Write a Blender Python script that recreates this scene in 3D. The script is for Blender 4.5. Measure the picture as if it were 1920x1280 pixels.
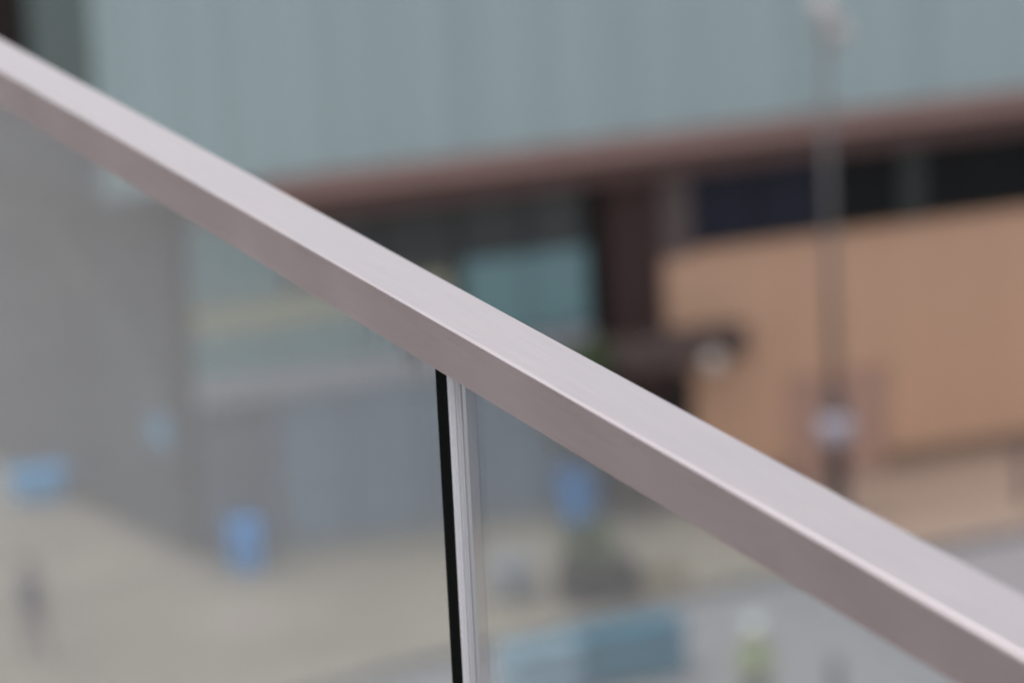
import bpy, bmesh, math, random
from mathutils import Matrix, Vector

for o in list(bpy.data.objects):
    bpy.data.objects.remove(o, do_unlink=True)
scene = bpy.context.scene
C = scene.collection
random.seed(7)

# ------------------------------------------------------------------ camera
EYE = Vector((0.0, 0.0, 20.0))                     # standing on a terrace 20 m over the street
cam_data = bpy.data.cameras.new('camera')
cam = bpy.data.objects.new('camera', cam_data)
C.objects.link(cam)
cam.matrix_world = Matrix(((0.93977, 0.12806, -0.31690, EYE.x),
                           (-0.33839, 0.21801, -0.91540, EYE.y),
                           (-0.04814, 0.96751, 0.24821, EYE.z),
                           (0, 0, 0, 1)))
cam_data.sensor_fit = 'HORIZONTAL'
cam_data.sensor_width = 22.51
cam_data.lens = 85.0
cam_data.clip_start = 0.05
cam_data.clip_end = 3000.0
cam_data.dof.use_dof = True
cam_data.dof.focus_distance = 3.19
cam_data.dof.aperture_fstop = 2.7
cam_data.dof.aperture_blades = 0
scene.camera = cam

# ------------------------------------------------------------------ sky, sun, exposure
world = bpy.data.worlds.new('World')
scene.world = world
world.use_nodes = True
wn, wl = world.node_tree.nodes, world.node_tree.links
wn.clear()
sky = wn.new('ShaderNodeTexSky')
sky.sky_type = 'NISHITA'
sky.sun_disc = False
sky.sun_elevation = math.radians(70)
sky.sun_rotation = math.radians(-86)
sky.dust_density = 2.0
hsv = wn.new('ShaderNodeHueSaturation')            # cloud cover greys the blue
hsv.inputs['Saturation'].default_value = 0.14
bgn = wn.new('ShaderNodeBackground')
bgn.inputs['Strength'].default_value = 0.12
wout = wn.new('ShaderNodeOutputWorld')
wl.new(sky.outputs[0], hsv.inputs['Color'])
wl.new(hsv.outputs[0], bgn.inputs['Color'])
wl.new(bgn.outputs[0], wout.inputs['Surface'])

sun_data = bpy.data.lights.new('sun', 'SUN')
sun_data.energy = 0.55
sun_data.angle = math.radians(25)
sun_data.color = (1.0, 0.97, 0.94)
sun = bpy.data.objects.new('sun', sun_data)
C.objects.link(sun)
el, az = math.radians(70), math.radians(-86)
sdir = Vector((math.sin(az) * math.cos(el), math.cos(az) * math.cos(el), math.sin(el)))
sun.rotation_euler = sdir.to_track_quat('Z', 'Y').to_euler()

scene.view_settings.view_transform = 'Standard'
scene.view_settings.look = 'None'
scene.view_settings.exposure = 0.97
scene.view_settings.gamma = 1.0
scene.view_settings.use_curve_mapping = False
scene.render.engine = 'CYCLES'
scene.cycles.use_denoising = True
scene.cycles.denoising_input_passes = 'RGB'
scene.cycles.max_bounces = 16
scene.cycles.transmission_bounces = 14
scene.cycles.glossy_bounces = 6
scene.cycles.caustics_reflective = False
scene.cycles.caustics_refractive = False

# ------------------------------------------------------------------ materials
def new_mat(name):
    m = bpy.data.materials.new(name)
    m.use_nodes = True
    nt = m.node_tree
    return m, nt.nodes, nt.links, nt.nodes['Principled BSDF']

def plain(name, col, rough=0.6, metal=0.0, var=0.12, scale=3.0, stretch=(1, 1, 1), spec=0.5, per_object=0.0, bump=0.0):
    """Principled surface whose tint wanders with noise, and from piece to piece."""
    m, n, l, b = new_mat(name)
    b.inputs['Roughness'].default_value = rough
    b.inputs['Metallic'].default_value = metal
    b.inputs['Specular IOR Level'].default_value = spec
    tc = n.new('ShaderNodeTexCoord')
    mp = n.new('ShaderNodeMapping')
    mp.inputs['Scale'].default_value = stretch
    nz = n.new('ShaderNodeTexNoise')
    nz.inputs['Scale'].default_value = scale
    nz.inputs['Detail'].default_value = 5.0
    l.new(tc.outputs['Object'], mp.inputs[0])
    l.new(mp.outputs[0], nz.inputs['Vector'])
    mr = n.new('ShaderNodeMapRange')
    mr.inputs['To Min'].default_value = 1.0 - var
    mr.inputs['To Max'].default_value = 1.0 + var
    l.new(nz.outputs[0], mr.inputs['Value'])
    last = mr.outputs[0]
    if per_object:
        oi = n.new('ShaderNodeObjectInfo')
        m2 = n.new('ShaderNodeMapRange')
        m2.inputs['To Min'].default_value = 1.0 - per_object
        m2.inputs['To Max'].default_value = 1.0 + per_object
        l.new(oi.outputs['Random'], m2.inputs['Value'])
        mu = n.new('ShaderNodeMath'); mu.operation = 'MULTIPLY'
        l.new(last, mu.inputs[0]); l.new(m2.outputs[0], mu.inputs[1])
        last = mu.outputs[0]
    vm = n.new('ShaderNodeVectorMath'); vm.operation = 'SCALE'
    vm.inputs[0].default_value = col
    l.new(last, vm.inputs['Scale'])
    l.new(vm.outputs[0], b.inputs['Base Color'])
    if bump:
        bp = n.new('ShaderNodeBump')
        bp.inputs['Strength'].default_value = bump
        bp.inputs['Distance'].default_value = 0.02
        l.new(nz.outputs[0], bp.inputs['Height'])
        l.new(bp.outputs[0], b.inputs['Normal'])
    return m

def brushed_steel():
    m, n, l, b = new_mat('brushed_steel')
    b.inputs['Metallic'].default_value = 1.0
    tc = n.new('ShaderNodeTexCoord')
    def noise(sc, detail, stretch):
        mp = n.new('ShaderNodeMapping'); mp.inputs['Scale'].default_value = stretch
        nz = n.new('ShaderNodeTexNoise'); nz.inputs['Scale'].default_value = sc; nz.inputs['Detail'].default_value = detail
        l.new(tc.outputs['Object'], mp.inputs[0]); l.new(mp.outputs[0], nz.inputs['Vector'])
        return nz.outputs[0]
    fine = noise(700.0, 2.0, (1, 0.012, 1))          # hairline brushing along the length
    mid = noise(260.0, 3.0, (1, 0.03, 1))
    blot = noise(14.0, 5.0, (1, 0.5, 1))
    def rng(src, a, b2):
        r = n.new('ShaderNodeMapRange')
        r.inputs['From Min'].default_value = 0.3; r.inputs['From Max'].default_value = 0.7
        r.inputs['To Min'].default_value = a; r.inputs['To Max'].default_value = b2
        l.new(src, r.inputs['Value']); return r.outputs[0]
    def mul(a, b2):
        q = n.new('ShaderNodeMath'); q.operation = 'MULTIPLY'; l.new(a, q.inputs[0]); l.new(b2, q.inputs[1]); return q.outputs[0]
    tint = mul(mul(rng(fine, 0.96, 1.04), rng(mid, 0.968, 1.032)), rng(blot, 0.965, 1.035))
    vm = n.new('ShaderNodeVectorMath'); vm.operation = 'SCALE'
    vm.inputs[0].default_value = (0.615, 0.552, 0.563)
    l.new(tint, vm.inputs['Scale']); l.new(vm.outputs[0], b.inputs['Base Color'])
    l.new(rng(blot, 0.33, 0.41), b.inputs['Roughness'])
    return m

def pane_glass(dirty=True):
    """Clear glass with a thin uneven film of dust and painted milky haze, drip marks under the rail and a few specks."""
    m, n, l, b = new_mat('pane_glass' if dirty else 'pane_edge_glass')
    n.remove(b)
    out = n['Material Output']
    gl = n.new('ShaderNodeBsdfGlass')
    gl.inputs['Color'].default_value = (0.905, 0.955, 0.96, 1)
    gl.inputs['Roughness'].default_value = 0.0
    gl.inputs['IOR'].default_value = 1.5
    if not dirty:
        l.new(gl.outputs[0], out.inputs['Surface'])
        return m
    df = n.new('ShaderNodeBsdfDiffuse'); df.inputs['Color'].default_value = (0.46, 0.48, 0.47, 1)
    tc = n.new('ShaderNodeTexCoord')
    def noise(sc, detail, stretch=(1, 1, 1)):
        mp = n.new('ShaderNodeMapping'); mp.inputs['Scale'].default_value = stretch
        nz = n.new('ShaderNodeTexNoise'); nz.inputs['Scale'].default_value = sc; nz.inputs['Detail'].default_value = detail
        l.new(tc.outputs['Object'], mp.inputs[0]); l.new(mp.outputs[0], nz.inputs['Vector'])
        return nz.outputs[0]
    def rng(src, f0, f1, a, b2):
        r = n.new('ShaderNodeMapRange')
        for k, v in zip(('From Min', 'From Max', 'To Min', 'To Max'), (f0, f1, a, b2)): r.inputs[k].default_value = v
        l.new(src, r.inputs['Value']); return r.outputs[0]
    def op(kind, a, b2):
        q = n.new('ShaderNodeMath'); q.operation = kind
        for i, s in enumerate((a, b2)):
            if isinstance(s, float): q.inputs[i].default_value = s
            else: l.new(s, q.inputs[i])
        return q.outputs[0]
    film = rng(noise(5.0, 4.0), 0.35, 0.65, 0.002, 0.024)  # dust, plus reflected haze painted in as a milky veil
    specks = rng(noise(420.0, 1.0), 0.72, 0.76, 0.0, 0.25)
    drips = rng(noise(55.0, 3.0, (1, 1, 0.35)), 0.49, 0.60, 0.0, 0.40)
    sp = n.new('ShaderNodeSeparateXYZ'); l.new(tc.outputs['Object'], sp.inputs[0])
    near_rail = rng(sp.outputs['Z'], 1.005, 1.04, 0.0, 1.0)
    smear = op('MULTIPLY', rng(sp.outputs['Y'], 3.03, 3.06, 0.12, 1.0), rng(sp.outputs['Y'], 3.16, 3.22, 1.0, 0.12))
    drips = op('MULTIPLY', op('MULTIPLY', drips, near_rail), smear)
    fac = op('ADD', op('ADD', film, specks), drips)
    mx = n.new('ShaderNodeMixShader')
    l.new(fac, mx.inputs[0]); l.new(gl.outputs[0], mx.inputs[1]); l.new(df.outputs[0], mx.inputs[2])
    l.new(mx.outputs[0], out.inputs['Surface'])
    return m

def clear_strip(name, col, mix):
    m, n, l, b = new_mat(name)
    n.remove(b)
    out = n['Material Output']
    tr = n.new('ShaderNodeBsdfTransparent'); tr.inputs['Color'].default_value = (0.95, 0.95, 0.95, 1)
    pr = n.new('ShaderNodeBsdfPrincipled')
    pr.inputs['Base Color'].default_value = (*col, 1); pr.inputs['Roughness'].default_value = 0.35
    tc = n.new('ShaderNodeTexCoord')
    nz = n.new('ShaderNodeTexNoise'); nz.inputs['Scale'].default_value = 12.0
    l.new(tc.outputs['Object'], nz.inputs['Vector'])
    r = n.new('ShaderNodeMapRange'); r.inputs['To Min'].default_value = mix - 0.08; r.inputs['To Max'].default_value = mix + 0.08
    l.new(nz.outputs[0], r.inputs['Value'])
    mx = n.new('ShaderNodeMixShader')
    l.new(r.outputs[0], mx.inputs[0]); l.new(tr.outputs[0], mx.inputs[1]); l.new(pr.outputs[0], mx.inputs[2])
    l.new(mx.outputs[0], out.inputs['Surface'])
    return m

def clear_bead():
    """Cloudy clear plastic: daylight from the street side glows through it."""
    m, n, l, b = new_mat('joint_plastic')
    n.remove(b)
    out = n['Material Output']
    tl = n.new('ShaderNodeBsdfTranslucent'); tl.inputs['Color'].default_value = (0.97, 0.975, 0.99, 1)
    pr = n.new('ShaderNodeBsdfPrincipled'); pr.inputs['Base Color'].default_value = (0.70, 0.70, 0.74, 1); pr.inputs['Roughness'].default_value = 0.25
    tr = n.new('ShaderNodeBsdfTransparent'); tr.inputs['Color'].default_value = (0.93, 0.94, 0.95, 1)
    tc = n.new('ShaderNodeTexCoord')
    nz = n.new('ShaderNodeTexNoise'); nz.inputs['Scale'].default_value = 7.0
    l.new(tc.outputs['Object'], nz.inputs['Vector'])
    r = n.new('ShaderNodeMapRange'); r.inputs['To Min'].default_value = 0.10; r.inputs['To Max'].default_value = 0.22
    l.new(nz.outputs[0], r.inputs['Value'])
    m1 = n.new('ShaderNodeMixShader'); m1.inputs[0].default_value = 0.3
    l.new(tl.outputs[0], m1.inputs[1]); l.new(pr.outputs[0], m1.inputs[2])
    m2 = n.new('ShaderNodeMixShader')
    l.new(r.outputs[0], m2.inputs[0]); l.new(m1.outputs[0], m2.inputs[1]); l.new(tr.outputs[0], m2.inputs[2])
    l.new(m2.outputs[0], out.inputs['Surface'])
    return m

M = {
    'steel': brushed_steel(),
    'glass': pane_glass(),
    'glass_edge': pane_glass(False),
    'bead': clear_bead(),
    'groove': plain('dark_groove', (0.07, 0.07, 0.08), 0.6),
    'gasket': plain('grey_gasket', (0.22, 0.22, 0.24), 0.5),
    'film': clear_strip('joint_flange_film', (0.40, 0.37, 0.39), 0.15),
    'terrace': plain('terrace_paving', (0.37, 0.325, 0.315), 0.8, var=0.1),
    'reflection_wall_mat': plain('reflection_wall_tint', (0.26, 0.225, 0.215), 0.9),  # tint of the added wall, seen only in reflections
    'seal': plain('black_sealant', (0.004, 0.005, 0.0045), 0.6, spec=0.1),
    'road': plain('road_surface', (0.27, 0.252, 0.264), 0.9, var=0.10, scale=0.5),
    'pave': plain('pavement_slabs', (0.315, 0.262, 0.213), 0.9, var=0.42, scale=0.5),
    'pinkpave': plain('pinkish_paving', (0.38, 0.29, 0.255), 0.9),
    'kerb': plain('kerb_stone', (0.17, 0.15, 0.15), 0.9),
    'channel': plain('channel_glass', (0.358, 0.455, 0.468), 0.35, var=0.07, scale=1.6, stretch=(4, 4, 0.12), per_object=0.06),
    'channel_dark': plain('channel_glass_deep', (0.34, 0.434, 0.447), 0.35, var=0.05, scale=0.8, per_object=0.04),  # slightly deeper tint for a few of the channels
    'return_glass': plain('dark_teal_glazing', (0.05, 0.083, 0.085), 0.3),
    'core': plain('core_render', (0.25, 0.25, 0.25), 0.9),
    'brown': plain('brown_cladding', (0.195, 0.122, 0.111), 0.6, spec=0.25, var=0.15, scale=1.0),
    'fascia': plain('shaded_brown_cladding', (0.088, 0.053, 0.048), 0.6, spec=0.2),  # the ledge brown again, darkened to carry the front face's shade
    'brown_dark': plain('dark_brown_cladding', (0.053, 0.032, 0.031), 0.7, spec=0.15),
    'brown_black': plain('blackish_brown_cladding', (0.009, 0.005, 0.005), 0.7, spec=0.1),
    'pilaster': plain('grey_brown_pilaster', (0.10, 0.075, 0.073), 0.6),
    'window': plain('dark_window_glass', (0.009, 0.010, 0.011), 0.3, spec=0.12, per_object=0.4),
    'window_blue': plain('bluish_window_glass', (0.018, 0.020, 0.034), 0.3, spec=0.2),
    'window_grey': plain('grey_window_glass', (0.05, 0.055, 0.055), 0.2, spec=0.4, per_object=0.3),
    'mullion': plain('window_frame_paint', (0.022, 0.027, 0.026), 0.5),
    'tan': plain('tan_wall_panel', (0.56, 0.35, 0.24), 0.85, var=0.09, scale=0.5, per_object=0.02),
    'skirt': plain('wall_skirting', (0.24, 0.16, 0.12), 0.85),
    'door': plain('pinkish_brown_door', (0.44, 0.275, 0.218), 0.7),
    'teal': plain('teal_spandrel', (0.145, 0.255, 0.275), 0.4, var=0.06, per_object=0.05),
    'cream': plain('cream_band', (0.34, 0.335, 0.24), 0.7),
    'lavender': plain('pale_ledge', (0.30, 0.30, 0.34), 0.7),
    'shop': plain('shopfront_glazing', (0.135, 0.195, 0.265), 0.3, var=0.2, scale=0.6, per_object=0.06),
    'shop_mullion': plain('shopfront_frame', (0.14, 0.18, 0.235), 0.5),
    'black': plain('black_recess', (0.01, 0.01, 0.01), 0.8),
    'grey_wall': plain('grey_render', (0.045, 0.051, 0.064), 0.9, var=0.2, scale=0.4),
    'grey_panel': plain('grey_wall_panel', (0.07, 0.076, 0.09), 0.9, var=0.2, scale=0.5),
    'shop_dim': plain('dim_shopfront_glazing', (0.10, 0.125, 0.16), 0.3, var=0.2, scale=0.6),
    'canopy': plain('canopy_cladding', (0.088, 0.064, 0.061), 0.6, spec=0.2),
    'pale_band': plain('pale_slanted_band', (0.12, 0.123, 0.13), 0.9),
    'blue': plain('blue_plastic', (0.03, 0.30, 0.75), 0.45),
    'cyan': plain('cyan_blue_plastic', (0.03, 0.40, 0.82), 0.45),
    'signblue': plain('faded_blue_sign', (0.09, 0.26, 0.42), 0.5),
    'tealbox': plain('teal_paint', (0.022, 0.165, 0.25), 0.5),
    'paleblue': plain('pale_blue_paint', (0.235, 0.37, 0.46), 0.5),
    'planter': plain('dark_planter', (0.015, 0.015, 0.02), 0.7),
    'stone': plain('pale_grey_stone', (0.30, 0.30, 0.325), 0.9),
    'clay': plain('tan_timber', (0.36, 0.28, 0.18), 0.8),
    'post': plain('grey_post_paint', (0.12, 0.115, 0.118), 0.5),
    'post_dark': plain('dark_post_paint', (0.05, 0.038, 0.04), 0.5),
    'globe': plain('frosted_globe', (0.45, 0.42, 0.42), 0.3, var=0.03),
    'lamp_glass': plain('dull_lamp_glass', (0.40, 0.35, 0.31), 0.4),
    'tanpave': plain('tan_paving', (0.33, 0.24, 0.192), 0.9, var=0.12, scale=0.5),
    'collar': plain('pale_collar', (0.36, 0.34, 0.40), 0.5),
    'leaf': plain('leaves', (0.055, 0.085, 0.03), 0.6, var=0.45, scale=8.0),
    'bark': plain('bark', (0.06, 0.045, 0.035), 0.9),
    'navy': plain('navy_cloth', (0.02, 0.026, 0.07), 0.9),
    'trouser': plain('dark_trousers', (0.025, 0.028, 0.05), 0.9),
    'skin': plain('skin', (0.45, 0.28, 0.21), 0.6, var=0.04),
    'hair': plain('dark_hair', (0.02, 0.015, 0.012), 0.6),
    'hivis': plain('hi_vis_cloth', (0.36, 0.40, 0.18), 0.8),
    'hat': plain('white_helmet', (0.75, 0.76, 0.74), 0.4, var=0.03),
    'rubber': plain('black_rubber', (0.015, 0.015, 0.015), 0.7),
}

# ------------------------------------------------------------------ helpers
def mesh_obj(name, verts, faces, mat, parent=None, smooth=False):
    me = bpy.data.meshes.new(name)
    off = parent.location if parent is not None and parent.type == 'EMPTY' else Vector((0, 0, 0))
    if parent is not None and parent.type != 'EMPTY' and parent.parent is not None:
        off = parent.parent.location
    me.from_pydata([tuple(Vector(v) - off) for v in verts], [], faces)
    bm = bmesh.new(); bm.from_mesh(me)
    bmesh.ops.recalc_face_normals(bm, faces=bm.faces)
    bm.to_mesh(me); bm.free()
    if smooth:
        for p in me.polygons: p.use_smooth = True
    me.materials.append(M[mat])
    o = bpy.data.objects.new(name, me)
    C.objects.link(o)
    if parent is not None: o.parent = parent
    return o

def prism(name, pts, z0, z1, mat, parent=None):
    k = len(pts)
    v = [(x, y, z0) for x, y in pts] + [(x, y, z1) for x, y in pts]
    f = [tuple(range(k)), tuple(range(k, 2 * k))] + [(i, (i + 1) % k, (i + 1) % k + k, i + k) for i in range(k)]
    return mesh_obj(name, v, f, mat, parent)

def box(name, x0, x1, y0, y1, z0, z1, mat, parent=None, bev=0.0):
    o = prism(name, [(x0, y0), (x1, y0), (x1, y1), (x0, y1)], z0, z1, mat, parent)
    if bev:
        b = o.modifiers.new('edge', 'BEVEL'); b.width = bev; b.segments = 2; b.limit_method = 'ANGLE'
    return o

def section(name, prof, x0, x1, mat, parent=None):
    """profile of (y, z) points run along x"""
    k = len(prof)
    v = [(x0, y, z) for y, z in prof] + [(x1, y, z) for y, z in prof]
    f = [tuple(range(k)), tuple(range(k, 2 * k))] + [(i, (i + 1) % k, (i + 1) % k + k, i + k) for i in range(k)]
    return mesh_obj(name, v, f, mat, parent)

def lathe(name, c, prof, mat, parent=None, seg=20):
    v, f = [], []
    for r, z in prof:
        for i in range(seg):
            a = 2 * math.pi * i / seg
            v.append((c[0] + r * math.cos(a), c[1] + r * math.sin(a), c[2] + z))
    n = len(prof)
    for j in range(n - 1):
        for i in range(seg):
            f.append((j * seg + i, j * seg + (i + 1) % seg, (j + 1) * seg + (i + 1) % seg, (j + 1) * seg + i))
    f.append(tuple(range(seg))); f.append(tuple(range((n - 1) * seg, n * seg)))
    return mesh_obj(name, v, f, mat, parent, smooth=True)

def ball(r, n=8, z=0.0, sq=1.0):
    return [(max(1e-3, r * math.sin(math.pi * i / n)), z - sq * r * math.cos(math.pi * i / n)) for i in range(n + 1)]

def tube(name, a, b, r, mat, parent=None, seg=12):
    a, b = Vector(a), Vector(b)
    q = (b - a).to_track_quat('Z', 'Y')
    v = []
    for p in (a, b):
        for i in range(seg):
            t = 2 * math.pi * i / seg
            v.append(tuple(p + q @ Vector((r * math.cos(t), r * math.sin(t), 0))))
    f = [tuple(range(seg)), tuple(range(seg, 2 * seg))] + [(i, (i + 1) % seg, (i + 1) % seg + seg, i + seg) for i in range(seg)]
    return mesh_obj(name, v, f, mat, parent, smooth=False)

def thing(name, label, cat, loc, group=None, rz=0.0):
    o = bpy.data.objects.new(name, None)
    C.objects.link(o)
    o.location = loc; o.rotation_euler = (0, 0, rz)
    o.empty_display_size = 0.2
    o['label'] = label; o['category'] = cat
    if group: o['group'] = group
    return o

def tag(o, label, cat, group=None):
    o['label'] = label; o['category'] = cat
    if group: o['group'] = group
    return o

def structure(o, label):
    o['kind'] = 'structure'; o['label'] = label
    return o

# ------------------------------------------------------------------ ground, road, pavement, terrace
structure(mesh_obj('road', [(-700, -500, -0.12), (700, -500, -0.12), (700, 900, -0.12), (-700, 900, -0.12)], [(0, 1, 2, 3)], 'road'),
          'pale grey road running past the pavement below')
def kerb_y(x): return 55.13 + (min(x, 23.13) - 15.63) * 0.23 + max(0.0, x - 23.13) * 0.06
structure(prism('pavement', [(-30, kerb_y(-30)), (23.13, kerb_y(23.13)), (40, kerb_y(40)), (40, 110), (-30, 110)], -0.14, 0.0, 'pave'),
          'beige pavement in front of the building')
structure(prism('kerb', [(-30, kerb_y(-30) - 0.16), (23.13, kerb_y(23.13) - 0.16), (40, kerb_y(40) - 0.16), (40, kerb_y(40) - 0.003), (23.13, kerb_y(23.13) - 0.003), (-30, kerb_y(-30) - 0.003)], -0.14, 0.004, 'kerb'),
          'dark grey kerb along the edge of the pavement')
structure(prism('wall_paving', [(24.3, kerb_y(24.3) + 0.2), (39.9, kerb_y(39.9) + 0.2), (39.9, 64.0), (24.3, 64.0)], 0.0, 0.004, 'tanpave'),
          'pinkish tan paving at the foot of the tan wall')
structure(prism('paving_patch', [(14.9, 58.3), (15.9, 58.1), (16.0, 59.1), (15.1, 59.3)], 0.0, 0.005, 'pinkpave'),
          'faint pinkish patch of paving on the beige pavement')
FLOOR = 18.117
TH = 0.04427
def local(u, s):                                    # u outward over the street, s along the rail
    return (u * math.cos(TH) - s * math.sin(TH), u * math.sin(TH) + s * math.cos(TH))
structure(prism('terrace_floor', [local(-7, -3), local(1.25, -3), local(1.25, 14), local(-7, 14)], FLOOR - 0.35, FLOOR, 'terrace'),
          'terrace floor that carries the glass balustrade')

structure(prism('reflection_wall', [local(-1.1, -3), local(-0.9, -3), local(-0.9, 14), local(-1.1, 14)], FLOOR + 0.002, FLOOR + 1.02, 'reflection_wall_mat'),  # unseen wall, added only for what the rail and panes reflect
          'unseen low wall added to shape reflections in the rail and glass')

# ------------------------------------------------------------------ glass balustrade
bal = thing('glass_balustrade', 'frameless glass balustrade with a square brushed steel cap rail', 'balustrade',
            (*local(1.13, 0.0), FLOOR), rz=TH)
def bal_mesh(name, bm, mat, parent=bal):
    me = bpy.data.meshes.new(name)
    bmesh.ops.recalc_face_normals(bm, faces=bm.faces)
    bm.to_mesh(me); bm.free()
    me.materials.append(M[mat])
    o = bpy.data.objects.new(name, me); C.objects.link(o); o.parent = parent
    return o
def bm_extrude(prof, y0, y1):
    bm = bmesh.new()
    a = [bm.verts.new((x, y0, z)) for x, z in prof]
    b = [bm.verts.new((x, y1, z)) for x, z in prof]
    k = len(prof)
    bm.faces.new(a); bm.faces.new(list(reversed(b)))
    for i in range(k):
        bm.faces.new((a[i], b[i], b[(i + 1) % k], a[(i + 1) % k]))
    return bm
TOP = 19.217 - FLOOR
def arc(cx, cz, r, a0, a1, n=6):
    return [(cx + r * math.cos(math.radians(a0 + (a1 - a0) * i / n)), cz + r * math.sin(math.radians(a0 + (a1 - a0) * i / n))) for i in range(n + 1)]
w2, hh, r, sl = 0.030, 0.0448, 0.0034, 0.0075
prof = (arc(-w2 + r, TOP - r, r, 180, 90) + arc(w2 - r, TOP - r, r, 90, 0) +
        arc(w2 - 0.001, TOP - hh + 0.001, 0.001, 0, -90, 3) + [(sl, TOP - hh), (sl, TOP - 0.012), (-sl, TOP - 0.012), (-sl, TOP - hh)] +
        arc(-w2 + 0.001, TOP - hh + 0.001, 0.001, 270, 180, 3))
rail = bal_mesh('handrail', bm_extrude(prof, -0.6, 7.0), 'steel')
for p in rail.data.polygons:
    p.use_smooth = p.area < 0.03
t = 0.005
def pane(y0, y1):
    o = bal_mesh('glass_pane', bm_extrude([(-t, 0.02), (t, 0.02), (t, TOP - 0.016), (-t, TOP - 0.016)], y0, y1), 'glass')
    o.data.materials.append(M['glass_edge'])
    for p in o.data.polygons:
        p.material_index = 0 if abs(p.normal.x) > 0.5 else 1
    return o
pane(3.0195, 6.2)
pane(0.4, 2.9570)
bal_mesh('edge_seal', bm_extrude([(-t + 0.0002, 0.03), (t - 0.0002, 0.03), (t - 0.0002, TOP - 0.02), (-t + 0.0002, TOP - 0.02)], 3.0185, 3.0193), 'seal')
# clear joint profile pushed on the end of the nearer pane: ribbed bead, then a flat flange
def strip(name, xa, xb, y0, y1, mat, parent):
    return bal_mesh(name, bm_extrude([(xa, 0.03), (xb, 0.03), (xb, TOP - 0.02), (xa, TOP - 0.02)], y0, y1), mat, parent)
joint = strip('joint_profile', -t, t - 0.001, 2.9797, 2.9918, 'bead', bal)
strip('groove', -t + 0.0012, t - 0.001, 2.9764, 2.9796, 'groove', joint)
strip('rib', -t, t - 0.001, 2.9741, 2.9763, 'bead', joint)
strip('groove', -t + 0.0012, t - 0.001, 2.9718, 2.9740, 'groove', joint)
strip('rib', -t, t - 0.001, 2.9626, 2.9717, 'bead', joint)
strip('dark_bead', -t + 0.0006, t - 0.001, 2.9578, 2.9625, 'gasket', joint)
strip('flange', -t - 0.0009, -t - 0.0004, 2.9255, 2.9572, 'film', joint)
bal_mesh('base_channel', bm_extrude([(-0.035, 0.0), (0.035, 0.0), (0.035, 0.10), (0.008, 0.10), (0.008, 0.012), (-0.008, 0.012), (-0.008, 0.10), (-0.035, 0.10)], -0.6, 7.0), 'steel')

# ------------------------------------------------------------------ building across the street
YF = 61.58
bld = thing('glazed_building', 'building with pale teal channel glass over a brown ledge and tan wall', 'building', (22.0, YF, 0))
box('core_wall', 15.9, 36.0, YF + 0.45, 76.0, 0.0, 6.6, 'core', bld)
box('upper_core_wall', 14.45, 36.0, YF + 0.12, 76.0, 6.62, 13.5, 'core', bld)
# upper storey: vertical glass channels, one by one
W = 0.30
def channel_mesh(mat):
    p = [(0.004, 0.06), (0.004, 0.012), (0.016, 0.0), (W - 0.016, 0.0), (W - 0.004, 0.012), (W - 0.004, 0.06)]
    k = len(p)
    v = [(x, y, 0) for x, y in p] + [(x, y, 6.8) for x, y in p]
    f = [tuple(range(k)), tuple(range(k, 2 * k))] + [(i, (i + 1) % k, (i + 1) % k + k, i + k) for i in range(k)]
    me = bpy.data.meshes.new('glass_channel'); me.from_pydata(v, [], f)
    bm = bmesh.new(); bm.from_mesh(me); bmesh.ops.recalc_face_normals(bm, faces=bm.faces); bm.to_mesh(me); bm.free()
    me.materials.append(M[mat]); return me
ch_light, ch_dark = channel_mesh('channel'), channel_mesh('channel_dark')
x = 14.30; i = 0
while x < 35.5:
    o = bpy.data.objects.new('glass_channel', ch_dark if i in (20, 30, 31, 42, 49, 50) else ch_light)
    C.objects.link(o); o.parent = bld
    o.location = (x - 22.0, -0.02 + random.uniform(-0.006, 0.006), 6.66)
    x += W; i += 1
# ledge: sloping flashing over a fascia with its shade put into the brown
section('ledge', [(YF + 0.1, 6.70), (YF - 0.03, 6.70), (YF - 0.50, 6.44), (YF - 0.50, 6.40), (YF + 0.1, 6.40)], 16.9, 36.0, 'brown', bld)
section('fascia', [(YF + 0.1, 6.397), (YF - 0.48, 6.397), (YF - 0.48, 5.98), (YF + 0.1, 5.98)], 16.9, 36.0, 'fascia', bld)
# return at the far end of the upper storey, set back along the side street
dx, dy = -0.225, 0.974
def slant(p0, s, off=0.0):
    return (p0[0] + dx * s - dy * off, p0[1] + dy * s + dx * off)
A = (14.29, YF + 0.05)
prism('side_glazing', [slant(A, 0), slant(A, 2.45), slant(A, 2.45, -0.2), slant(A, 0, -0.2)], 7.9, 13.4, 'return_glass', bld)
prism('corner_column', [slant(A, 2.46, 0.05), slant(A, 9.0, 0.05), slant(A, 9.0, -0.2), slant(A, 2.46, -0.2)], 7.9, 13.4, 'brown_black', bld)
prism('side_band', [slant(A, 0, 0.01), slant(A, 9.0, 0.01), slant(A, 9.0, -0.2), slant(A, 0, -0.2)], 6.64, 7.89, 'grey_wall', bld)
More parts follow.
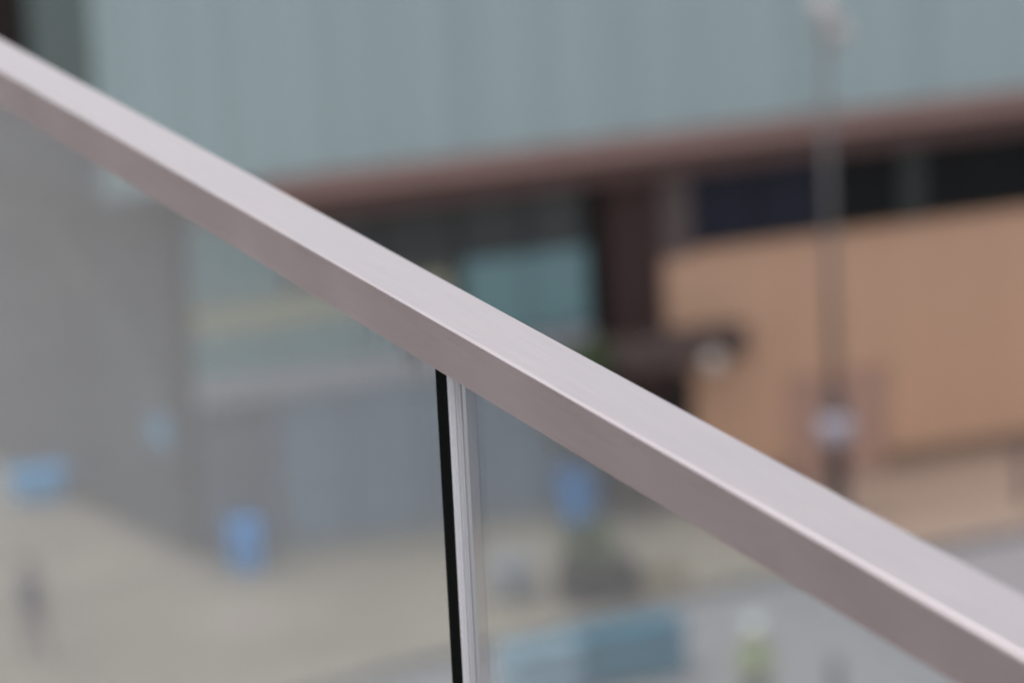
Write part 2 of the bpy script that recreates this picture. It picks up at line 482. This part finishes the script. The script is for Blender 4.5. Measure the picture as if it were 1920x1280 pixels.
# side wall of rough grey render with a pale slanted band
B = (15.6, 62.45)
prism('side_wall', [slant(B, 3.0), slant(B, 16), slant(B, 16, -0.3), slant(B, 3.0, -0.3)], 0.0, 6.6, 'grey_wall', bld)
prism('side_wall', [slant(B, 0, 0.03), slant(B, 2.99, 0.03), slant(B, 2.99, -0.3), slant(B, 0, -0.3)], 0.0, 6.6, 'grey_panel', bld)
pa, pb = slant(B, 4.7, 0.08), slant(B, 0.7, 0.08)
qa, qb = slant(B, 4.7, 0.033), slant(B, 0.7, 0.033)
mesh_obj('slanted_band', [(*pa, 5.55), (*pa, 5.0), (*pb, 2.3), (*pb, 2.85), (*qa, 5.55), (*qa, 5.0), (*qb, 2.3), (*qb, 2.85)],
         [(0, 1, 2, 3), (4, 5, 6, 7), (0, 1, 5, 4), (1, 2, 6, 5), (2, 3, 7, 6), (3, 0, 4, 7)], 'pale_band', bld)
# lower storey, glazed half
xs = [15.72, 17.3]
box('spandrel_panel', 15.72, 17.28, YF - 0.02, YF + 0.3, 4.66, 5.95, 'teal', bld)
for a, b in ((17.32, 19.0), (19.06, 20.45), (20.51, 21.7), (21.76, 22.75)):
    box('window', a, b, YF + 0.1, YF + 0.3, 4.86, 5.95, 'window_grey', bld)
for a in (17.28, 19.0, 20.45, 21.7):
    box('mullion', a + 0.003, a + 0.057, YF + 0.02, YF + 0.09, 4.86, 5.95, 'mullion', bld)
box('cream_panel', 15.75, 20.2, YF - 0.05, YF + 0.3, 4.12, 4.62, 'cream', bld)
for a, b in ((20.52, 21.64), (21.68, 22.76)):
    box('spandrel_panel', a, b, YF - 0.02, YF + 0.3, 3.46, 4.83, 'teal', bld)
for a, b in ((15.72, 17.1), (17.14, 18.6), (18.64, 20.48)):
    box('spandrel_panel', a, b, YF - 0.02, YF + 0.3, 3.42, 4.10, 'teal', bld)
box('pale_ledge', 15.70, 22.78, YF - 0.12, YF + 0.3, 2.92, 3.40, 'lavender', bld)
xs = [15.72, 17.0, 18.3, 19.6, 20.9, 22.0, 22.78]
for a, b in zip(xs[:-1], xs[1:]):
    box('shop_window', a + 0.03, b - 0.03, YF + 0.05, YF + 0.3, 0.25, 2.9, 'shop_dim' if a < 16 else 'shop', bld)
    box('mullion', a - 0.025, a + 0.025, YF, YF + 0.2, 0.25, 2.9, 'shop_mullion', bld)
box('plinth', 15.70, 22.78, YF - 0.01, YF + 0.3, 0.0, 0.24, 'core', bld)
# dark recess, column, pilaster
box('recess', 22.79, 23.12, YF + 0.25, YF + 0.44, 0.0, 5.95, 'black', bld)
box('column', 23.14, 24.15, YF - 0.10, YF + 0.44, 0.0, 5.96, 'brown_dark', bld)
box('pilaster', 24.18, 24.74, YF - 0.03, YF + 0.44, 4.43, 5.96, 'pilaster', bld)
# clerestory windows
for a, b, m in ((24.78, 26.1, 'window_blue'), (26.14, 27.3, 'window_blue'), (27.36, 28.80, 'window'), (29.32, 30.4, 'window'), (30.44, 31.6, 'window'), (31.64, 33.0, 'window'), (33.04, 35.0, 'window')):
    box('window', a, b, YF + 0.12, YF + 0.3, 4.50, 5.95, m, bld)
box('window_post', 28.82, 29.30, YF + 0.03, YF + 0.3, 4.50, 5.95, 'mullion', bld)
for a in (26.1, 27.3, 30.4, 31.6, 33.0):
    box('mullion', a + 0.003, a + 0.037, YF + 0.04, YF + 0.10, 4.50, 5.95, 'mullion', bld)
box('sill', 24.76, 35.9, YF - 0.06, YF + 0.3, 4.41, 4.49, 'tan', bld)
# tan wall in wide panels, skirting, door
xs = [24.17, 26.48, 28.46, 30.6, 32.8, 35.9]
for a, b in zip(xs[:-1], xs[1:]):
    z0 = 1.92 if a == 26.48 else 0.32
    box('wall_panel', a + 0.006, b - 0.006, YF, YF + 0.4, z0, 4.40, 'tan', bld)
for a, b in ((24.17, 26.46), (28.48, 35.9)):
    box('skirting', a, b, YF - 0.04, YF + 0.4, 0.0, 0.31, 'skirt', bld)
for a, b in ((26.49, 27.46), (27.48, 28.45)):
    d = box('door', a, b, YF + 0.04, YF + 0.12, 0.01, 1.90, 'door', bld)
    hx = b - 0.12 if a < 27 else a + 0.08
    box('handle', hx, hx + 0.04, YF - 0.02, YF + 0.03, 0.9, 1.15, 'post_dark', d)
# brown entrance canopy with rounded end
pts = [None, None, None]
for k in range(1, 9):
    a = -math.pi / 2 + math.pi / 2 * k / 8
    pts.append((24.95 + 0.55 * math.cos(a), 61.05 + 0.55 * math.sin(a)))
pts = [(22.8, YF - 0.13), (22.8, 60.5), (24.95, 60.5)] + pts[3:11] + [(25.5, YF - 0.13)]
can = prism('canopy', pts, 2.72, 3.16, 'canopy', bld)
box('canopy_bracket', 23.2, 24.1, YF - 0.9, YF - 0.13, 2.45, 2.71, 'brown_dark', bld)
lathe('canopy_lamp', (24.62, 60.44, 2.74), ball(0.20, 10), 'lamp_glass', can)
box('entrance_door', 24.20, 24.16 + 0.5, YF - 0.03, YF - 0.003, 0.32, 2.3, 'black', bld)

# ------------------------------------------------------------------ lamp post
lp = thing('lamp_post', 'tall slim grey lamp post with dark base and two frosted globes', 'lamp post', (26.27, 59.03, 0))
c = (26.27, 59.03, 0)
lathe('base', c, [(0.26, 0), (0.26, 0.08), (0.19, 0.14), (0.17, 1.3), (0.21, 1.4)], 'post_dark', lp)
lathe('collar', c, [(0.20, 1.405), (0.30, 1.5), (0.31, 1.75), (0.24, 1.92)], 'collar', lp)
lathe('shoulder', c, [(0.22, 1.925), (0.20, 2.0), (0.12, 2.35)], 'post_dark', lp)
lathe('shaft', c, [(0.08, 2.355), (0.07, 5.0), (0.058, 8.75)], 'post', lp)
tube('arm', (26.27, 59.03, 8.40), (26.42, 58.98, 8.40), 0.03, 'post', lp)
lathe('globe', (26.47, 58.97, 8.60), ball(0.22, 10), 'globe', lp)
lathe('globe', (26.27, 59.03, 9.03), ball(0.24, 10), 'globe', lp)

# ------------------------------------------------------------------ bins and signs
def bin_(name, label, cx, cy, w, d, h, group, mat='blue'):
    b = thing(name, label, 'bin', (cx, cy, 0), group)
    def q(k, z): return [(cx - k * w / 2, cy - k * d / 2, z), (cx + k * w / 2, cy - k * d / 2, z), (cx + k * w / 2, cy + k * d / 2, z), (cx - k * w / 2, cy + k * d / 2, z)]
    v = q(0.84, 0.06) + q(1.0, h * 0.88)
    mesh_obj('body', v, [(0, 1, 2, 3), (4, 5, 6, 7), (0, 1, 5, 4), (1, 2, 6, 5), (2, 3, 7, 6), (3, 0, 4, 7)], mat, b)
    lid = section('lid', [(cy - d * 0.54, h * 0.885), (cy - d * 0.54, h * 0.92), (cy, h), (cy + d * 0.5, h * 0.99), (cy + d * 0.54, h * 0.885)], cx - w * 0.54, cx + w * 0.54, mat, b)
    for sx in (-1, 1):
        tube('wheel', (cx + sx * w * 0.36 - 0.03, cy + d * 0.36, 0.09), (cx + sx * w * 0.36 + 0.03, cy + d * 0.36, 0.09), 0.09, 'rubber', b)
    tube('handle', (cx - w * 0.4, cy + d * 0.57, h * 0.9), (cx + w * 0.4, cy + d * 0.57, h * 0.9), 0.02, 'rubber', b)
    return b
bin_('recycling_bin', 'upright blue bin in front of the blue-grey shop windows', 16.2, 61.2, 0.48, 0.45, 0.92, 'blue bins')
bin_('recycling_bin', 'blue bin beside the green shrub under the ledge', 22.28, 61.15, 0.58, 0.5, 0.95, 'blue bins')
bin_('wide_bin', 'wide low light blue bin by the grey side wall', 13.95, 67.2, 0.98, 0.5, 0.6, 'blue bins', 'cyan')
p, q = slant(B, 1.25, 0.09), slant(B, 0.45, 0.09)
p2, q2 = slant(B, 1.25, 0.035), slant(B, 0.45, 0.035)
tag(prism('wall_sign', [p, q, q2, p2], 1.85, 2.4, 'signblue'), 'small faded blue sign on the grey side wall', 'sign')

# ------------------------------------------------------------------ shrubs, planters
def shrub(par, cx, cy, z0, z1, rx, n, seed, size=0.09):
    rnd = random.Random(seed)
    v, f = [], []
    clumps = [(rnd.uniform(-1, 1) * 0.65, rnd.uniform(-1, 1) * 0.65, rnd.uniform(0.08, 0.9)) for _ in range(14)]
    for _ in range(n):
        a, b, h = rnd.choice(clumps)
        p = Vector((cx + (a + rnd.gauss(0, 0.24)) * rx, cy + (b + rnd.gauss(0, 0.24)) * rx, z0 + (z1 - z0) * min(1.05, max(0, h + rnd.gauss(0, 0.09)))))
        u = Vector((rnd.gauss(0, 1), rnd.gauss(0, 1), rnd.gauss(0, 1))).normalized()
        w = u.orthogonal().normalized()
        s = size * rnd.uniform(0.6, 1.3)
        k = len(v)
        v += [tuple(p - u * s), tuple(p + w * s * 0.4), tuple(p + u * s), tuple(p - w * s * 0.4)]
        f.append((k, k + 1, k + 2, k + 3))
    return mesh_obj('foliage', v, f, 'leaf', par)
s1 = thing('shrub', 'tall narrow green shrub beside the dark brown column', 'shrub', (22.32, 60.7, 0))
lathe('stem', (22.32, 60.7, 0), [(0.06, 0), (0.045, 1.2), (0.02, 2.8)], 'bark', s1, 8)
shrub(s1, 22.32, 60.7, 1.25, 3.3, 0.5, 3000, 3)

pl = thing('planter', 'dark grey planter box standing at the kerb', 'planter', (21.05, 57.0, 0))
for nm, a in (('side', (20.45, 21.65, 56.60, 56.66)), ('side', (20.45, 21.65, 57.34, 57.40)), ('side', (20.45, 20.51, 56.663, 57.337)), ('side', (21.59, 21.65, 56.663, 57.337))):
    box(nm, a[0], a[1], a[2], a[3], 0.0, 0.62, 'planter', pl)
box('soil', 20.513, 21.587, 56.663, 57.337, 0.0, 0.55, 'bark', pl)
s2 = thing('bush', 'low green bush growing in the dark planter box', 'bush', (20.9, 57.0, 0.55))
lathe('stem', (20.9, 57.0, 0.55), [(0.03, 0), (0.015, 0.5)], 'bark', s2, 8)
shrub(s2, 20.85, 57.0, 0.6, 1.3, 0.45, 1300, 5, 0.07)
sb = thing('stone_seat', 'pale grey block seat next to the dark planter', 'seat', (19.75, 57.7, 0))
box('seat_block', 19.42, 20.1, 57.4, 58.0, 0.09, 0.72, 'stone', sb, 0.03)
box('foot', 19.5, 20.02, 57.48, 57.92, 0.0, 0.085, 'planter', sb)
tc_ = thing('timber_crate', 'low tan crate on the pavement beside the dark planter', 'crate', (22.05, 56.97, 0))
for k in range(3):
    box('slat', 21.75, 22.55, 56.85, 56.88, 0.02 + 0.11 * k, 0.11 + 0.11 * k, 'clay', tc_)
    box('slat', 21.75, 22.55, 57.20, 57.23, 0.02 + 0.11 * k, 0.11 + 0.11 * k, 'clay', tc_)
box('end_board', 21.72, 21.747, 56.85, 57.23, 0.0, 0.36, 'clay', tc_)
box('end_board', 22.553, 22.58, 56.85, 57.23, 0.0, 0.36, 'clay', tc_)
box('base_board', 21.75, 22.55, 56.883, 57.197, 0.02, 0.05, 'clay', tc_)

# ------------------------------------------------------------------ teal and pale blue chests on the road
def chest(name, label, x0, x1, y0, y1, h, mat, rz=0.0):
    c_ = thing(name, label, 'chest', ((x0 + x1) / 2, (y0 + y1) / 2, -0.12))
    box('body', x0, x1, y0, y1, -0.02, h - 0.08, mat, c_, 0.015)
    box('lid', x0 - 0.025, x1 + 0.025, y0 - 0.025, y1 + 0.025, h - 0.078, h, mat, c_, 0.015)
    for xx in (x0 + 0.08, x1 - 0.16):
        for yy in (y0 + 0.06, y1 - 0.14):
            box('foot', xx, xx + 0.08, yy, yy + 0.08, -0.12, -0.022, 'post_dark', c_)
    for xx in (x0 + 0.3, x1 - 0.36):
        box('latch', xx, xx + 0.06, y0 - 0.05, y0 - 0.027, h - 0.2, h - 0.03, 'post_dark', c_)
    return c_
a = chest('storage_chest', 'wide teal storage chest on the road below the glass', 19.24, 20.98, 53.05, 53.60, 0.80, 'tealbox')
b = chest('storage_chest', 'smaller pale blue chest next to the teal one', 18.02, 19.16, 52.86, 53.40, 0.78, 'paleblue')
for o in (a, b): o['group'] = 'chests on the road'

# ------------------------------------------------------------------ bollards
def bollard(label, cx, cy, z0, h):
    b = thing('bollard', label, 'bollard', (cx, cy, z0), 'dark bollards')
    lathe('shaft', (cx, cy, z0), [(0.11, 0), (0.11, 0.06), (0.08, 0.1), (0.075, h - 0.16)], 'post_dark', b)
    lathe('cap', (cx, cy, z0), [(0.075, h - 0.158), (0.1, h - 0.13), (0.1, h - 0.06), (0.05, h)], 'post_dark', b)
bollard('dark bollard on the pavement in front of the tan wall', 29.62, 58.55, 0.0, 1.05)
bollard('dark bollard standing on the road beside the worker in yellow', 22.1, 49.9, -0.12, 1.1)

# ------------------------------------------------------------------ people
def person(name, label, loc, rz, height, top_mat, leg_mat, stride=0.1, arm_bend=0.1):
    k = height / 1.75
    pr = thing(name, label, 'person', loc, rz=rz)
    V, R_, E_ = [], [], []
    def add(p, r, link=None):
        V.append(tuple(c_ * k for c_ in p)); R_.append(r * k)
        if link is not None: E_.append((link, len(V) - 1))
        return len(V) - 1
    pel = add((0, 0, 0.95), 0.135)
    waist = add((0, 0, 1.10), 0.125, pel); chest_ = add((0, 0, 1.32), 0.145, waist)
    neck = add((0, 0, 1.50), 0.055, chest_)
    jaw = add((0, -0.015, 1.57), 0.07, neck); head = add((0, -0.01, 1.65), 0.092, jaw); add((0, 0.0, 1.72), 0.06, head)
    for s in (-1, 1):
        hip = add((s * 0.10, 0, 0.90), 0.095, pel)
        knee = add((s * 0.11, -0.03 - s * stride * 0.5, 0.50), 0.062, hip)
        ank = add((s * 0.11, s * -stride, 0.09), 0.04, knee)
        add((s * 0.12, s * -stride - 0.16, 0.04), 0.035, ank)
        sh = add((s * 0.19, 0, 1.42), 0.062, chest_)
        elb = add((s * 0.25, 0.02, 1.13), 0.045, sh)
        wr = add((s * 0.24, -arm_bend, 0.90), 0.03, elb)
        palm = add((s * 0.235, -arm_bend - 0.03, 0.82), 0.032, wr)
        for j, (ln, off) in enumerate(((0.075, -0.03), (0.085, -0.01), (0.08, 0.01), (0.06, 0.03))):
            f1 = add((s * 0.232, -arm_bend - 0.03 + off, 0.775), 0.0095, palm)
            add((s * 0.222, -arm_bend - 0.035 + off, 0.775 - ln), 0.008, f1)
        th = add((s * 0.215, -arm_bend - 0.065, 0.83), 0.011, palm); add((s * 0.21, -arm_bend - 0.085, 0.79), 0.009, th)
    me = bpy.data.meshes.new('body'); me.from_pydata(V, E_, [])
    for m_ in (top_mat, leg_mat, 'skin'): me.materials.append(M[m_])
    o = bpy.data.objects.new('body', me); C.objects.link(o); o.parent = pr
    sk = o.modifiers.new('skin', 'SKIN'); sk.use_smooth_shade = True
    for i_, sv in enumerate(me.skin_vertices[0].data):
        sv.radius = (R_[i_], R_[i_] * (0.75 if i_ in (0, 1, 2) else 1.0)); sv.use_root = (i_ == 0)
    ss = o.modifiers.new('sub', 'SUBSURF'); ss.levels = 1; ss.render_levels = 1
    # bake the surface, then give trousers, top and skin their faces
    dg = bpy.context.evaluated_depsgraph_get()
    me2 = bpy.data.meshes.new_from_object(o.evaluated_get(dg))
    o.modifiers.clear(); o.data = me2
    me2.materials.clear()
    for m_ in (top_mat, leg_mat, 'skin'): me2.materials.append(M[m_])
    for pl_ in me2.polygons:
        z, xx = pl_.center.z / k, abs(pl_.center.x) / k
        pl_.use_smooth = True
        pl_.material_index = 2 if z > 1.51 or (xx > 0.19 and z < 0.9) else (0 if z > 0.93 else 1)
    def lump(nm, prof, mat, cc):
        oo = lathe(nm, cc, prof, mat); oo.parent = pr; return oo
    nose = mesh_obj('nose', [(-0.014 * k, -0.095 * k, 1.60 * k), (0.014 * k, -0.095 * k, 1.60 * k), (0, -0.085 * k, 1.66 * k), (0, -0.125 * k, 1.605 * k)],
                    [(0, 1, 2), (0, 1, 3), (1, 2, 3), (2, 0, 3)], 'skin'); nose.parent = pr
    for s in (-1, 1):
        lump('ear', ball(0.022 * k, 6, sq=1.4), 'skin', (s * 0.092 * k, 0.0, 1.63 * k))
        lump('eye', ball(0.011 * k, 6), 'hair', (s * 0.034 * k, -0.092 * k, 1.655 * k))
    return pr, lump, k
pr, lump, k = person('person', 'person in dark navy clothes walking on the beige pavement', (11.87, 58.4, 0.0), 0.6, 1.68, 'navy', 'trouser', 0.16)
lump('hair', ball(0.108 * k, 10, sq=0.95)[3:], 'hair', (0, 0.015, 1.67 * k))
pr, lump, k = person('person', 'worker in a yellow-green vest and white helmet standing on the road', (20.95, 50.2, -0.12), -0.3, 1.78, 'hivis', 'trouser', 0.03)
lump('helmet', [(0.15 * k, 0.0), (0.152 * k, 0.012), (0.125 * k, 0.02), (0.118 * k, 0.07), (0.09 * k, 0.12), (0.03 * k, 0.148), (0.002, 0.15)], 'hat', (0, -0.01, 1.665 * k))
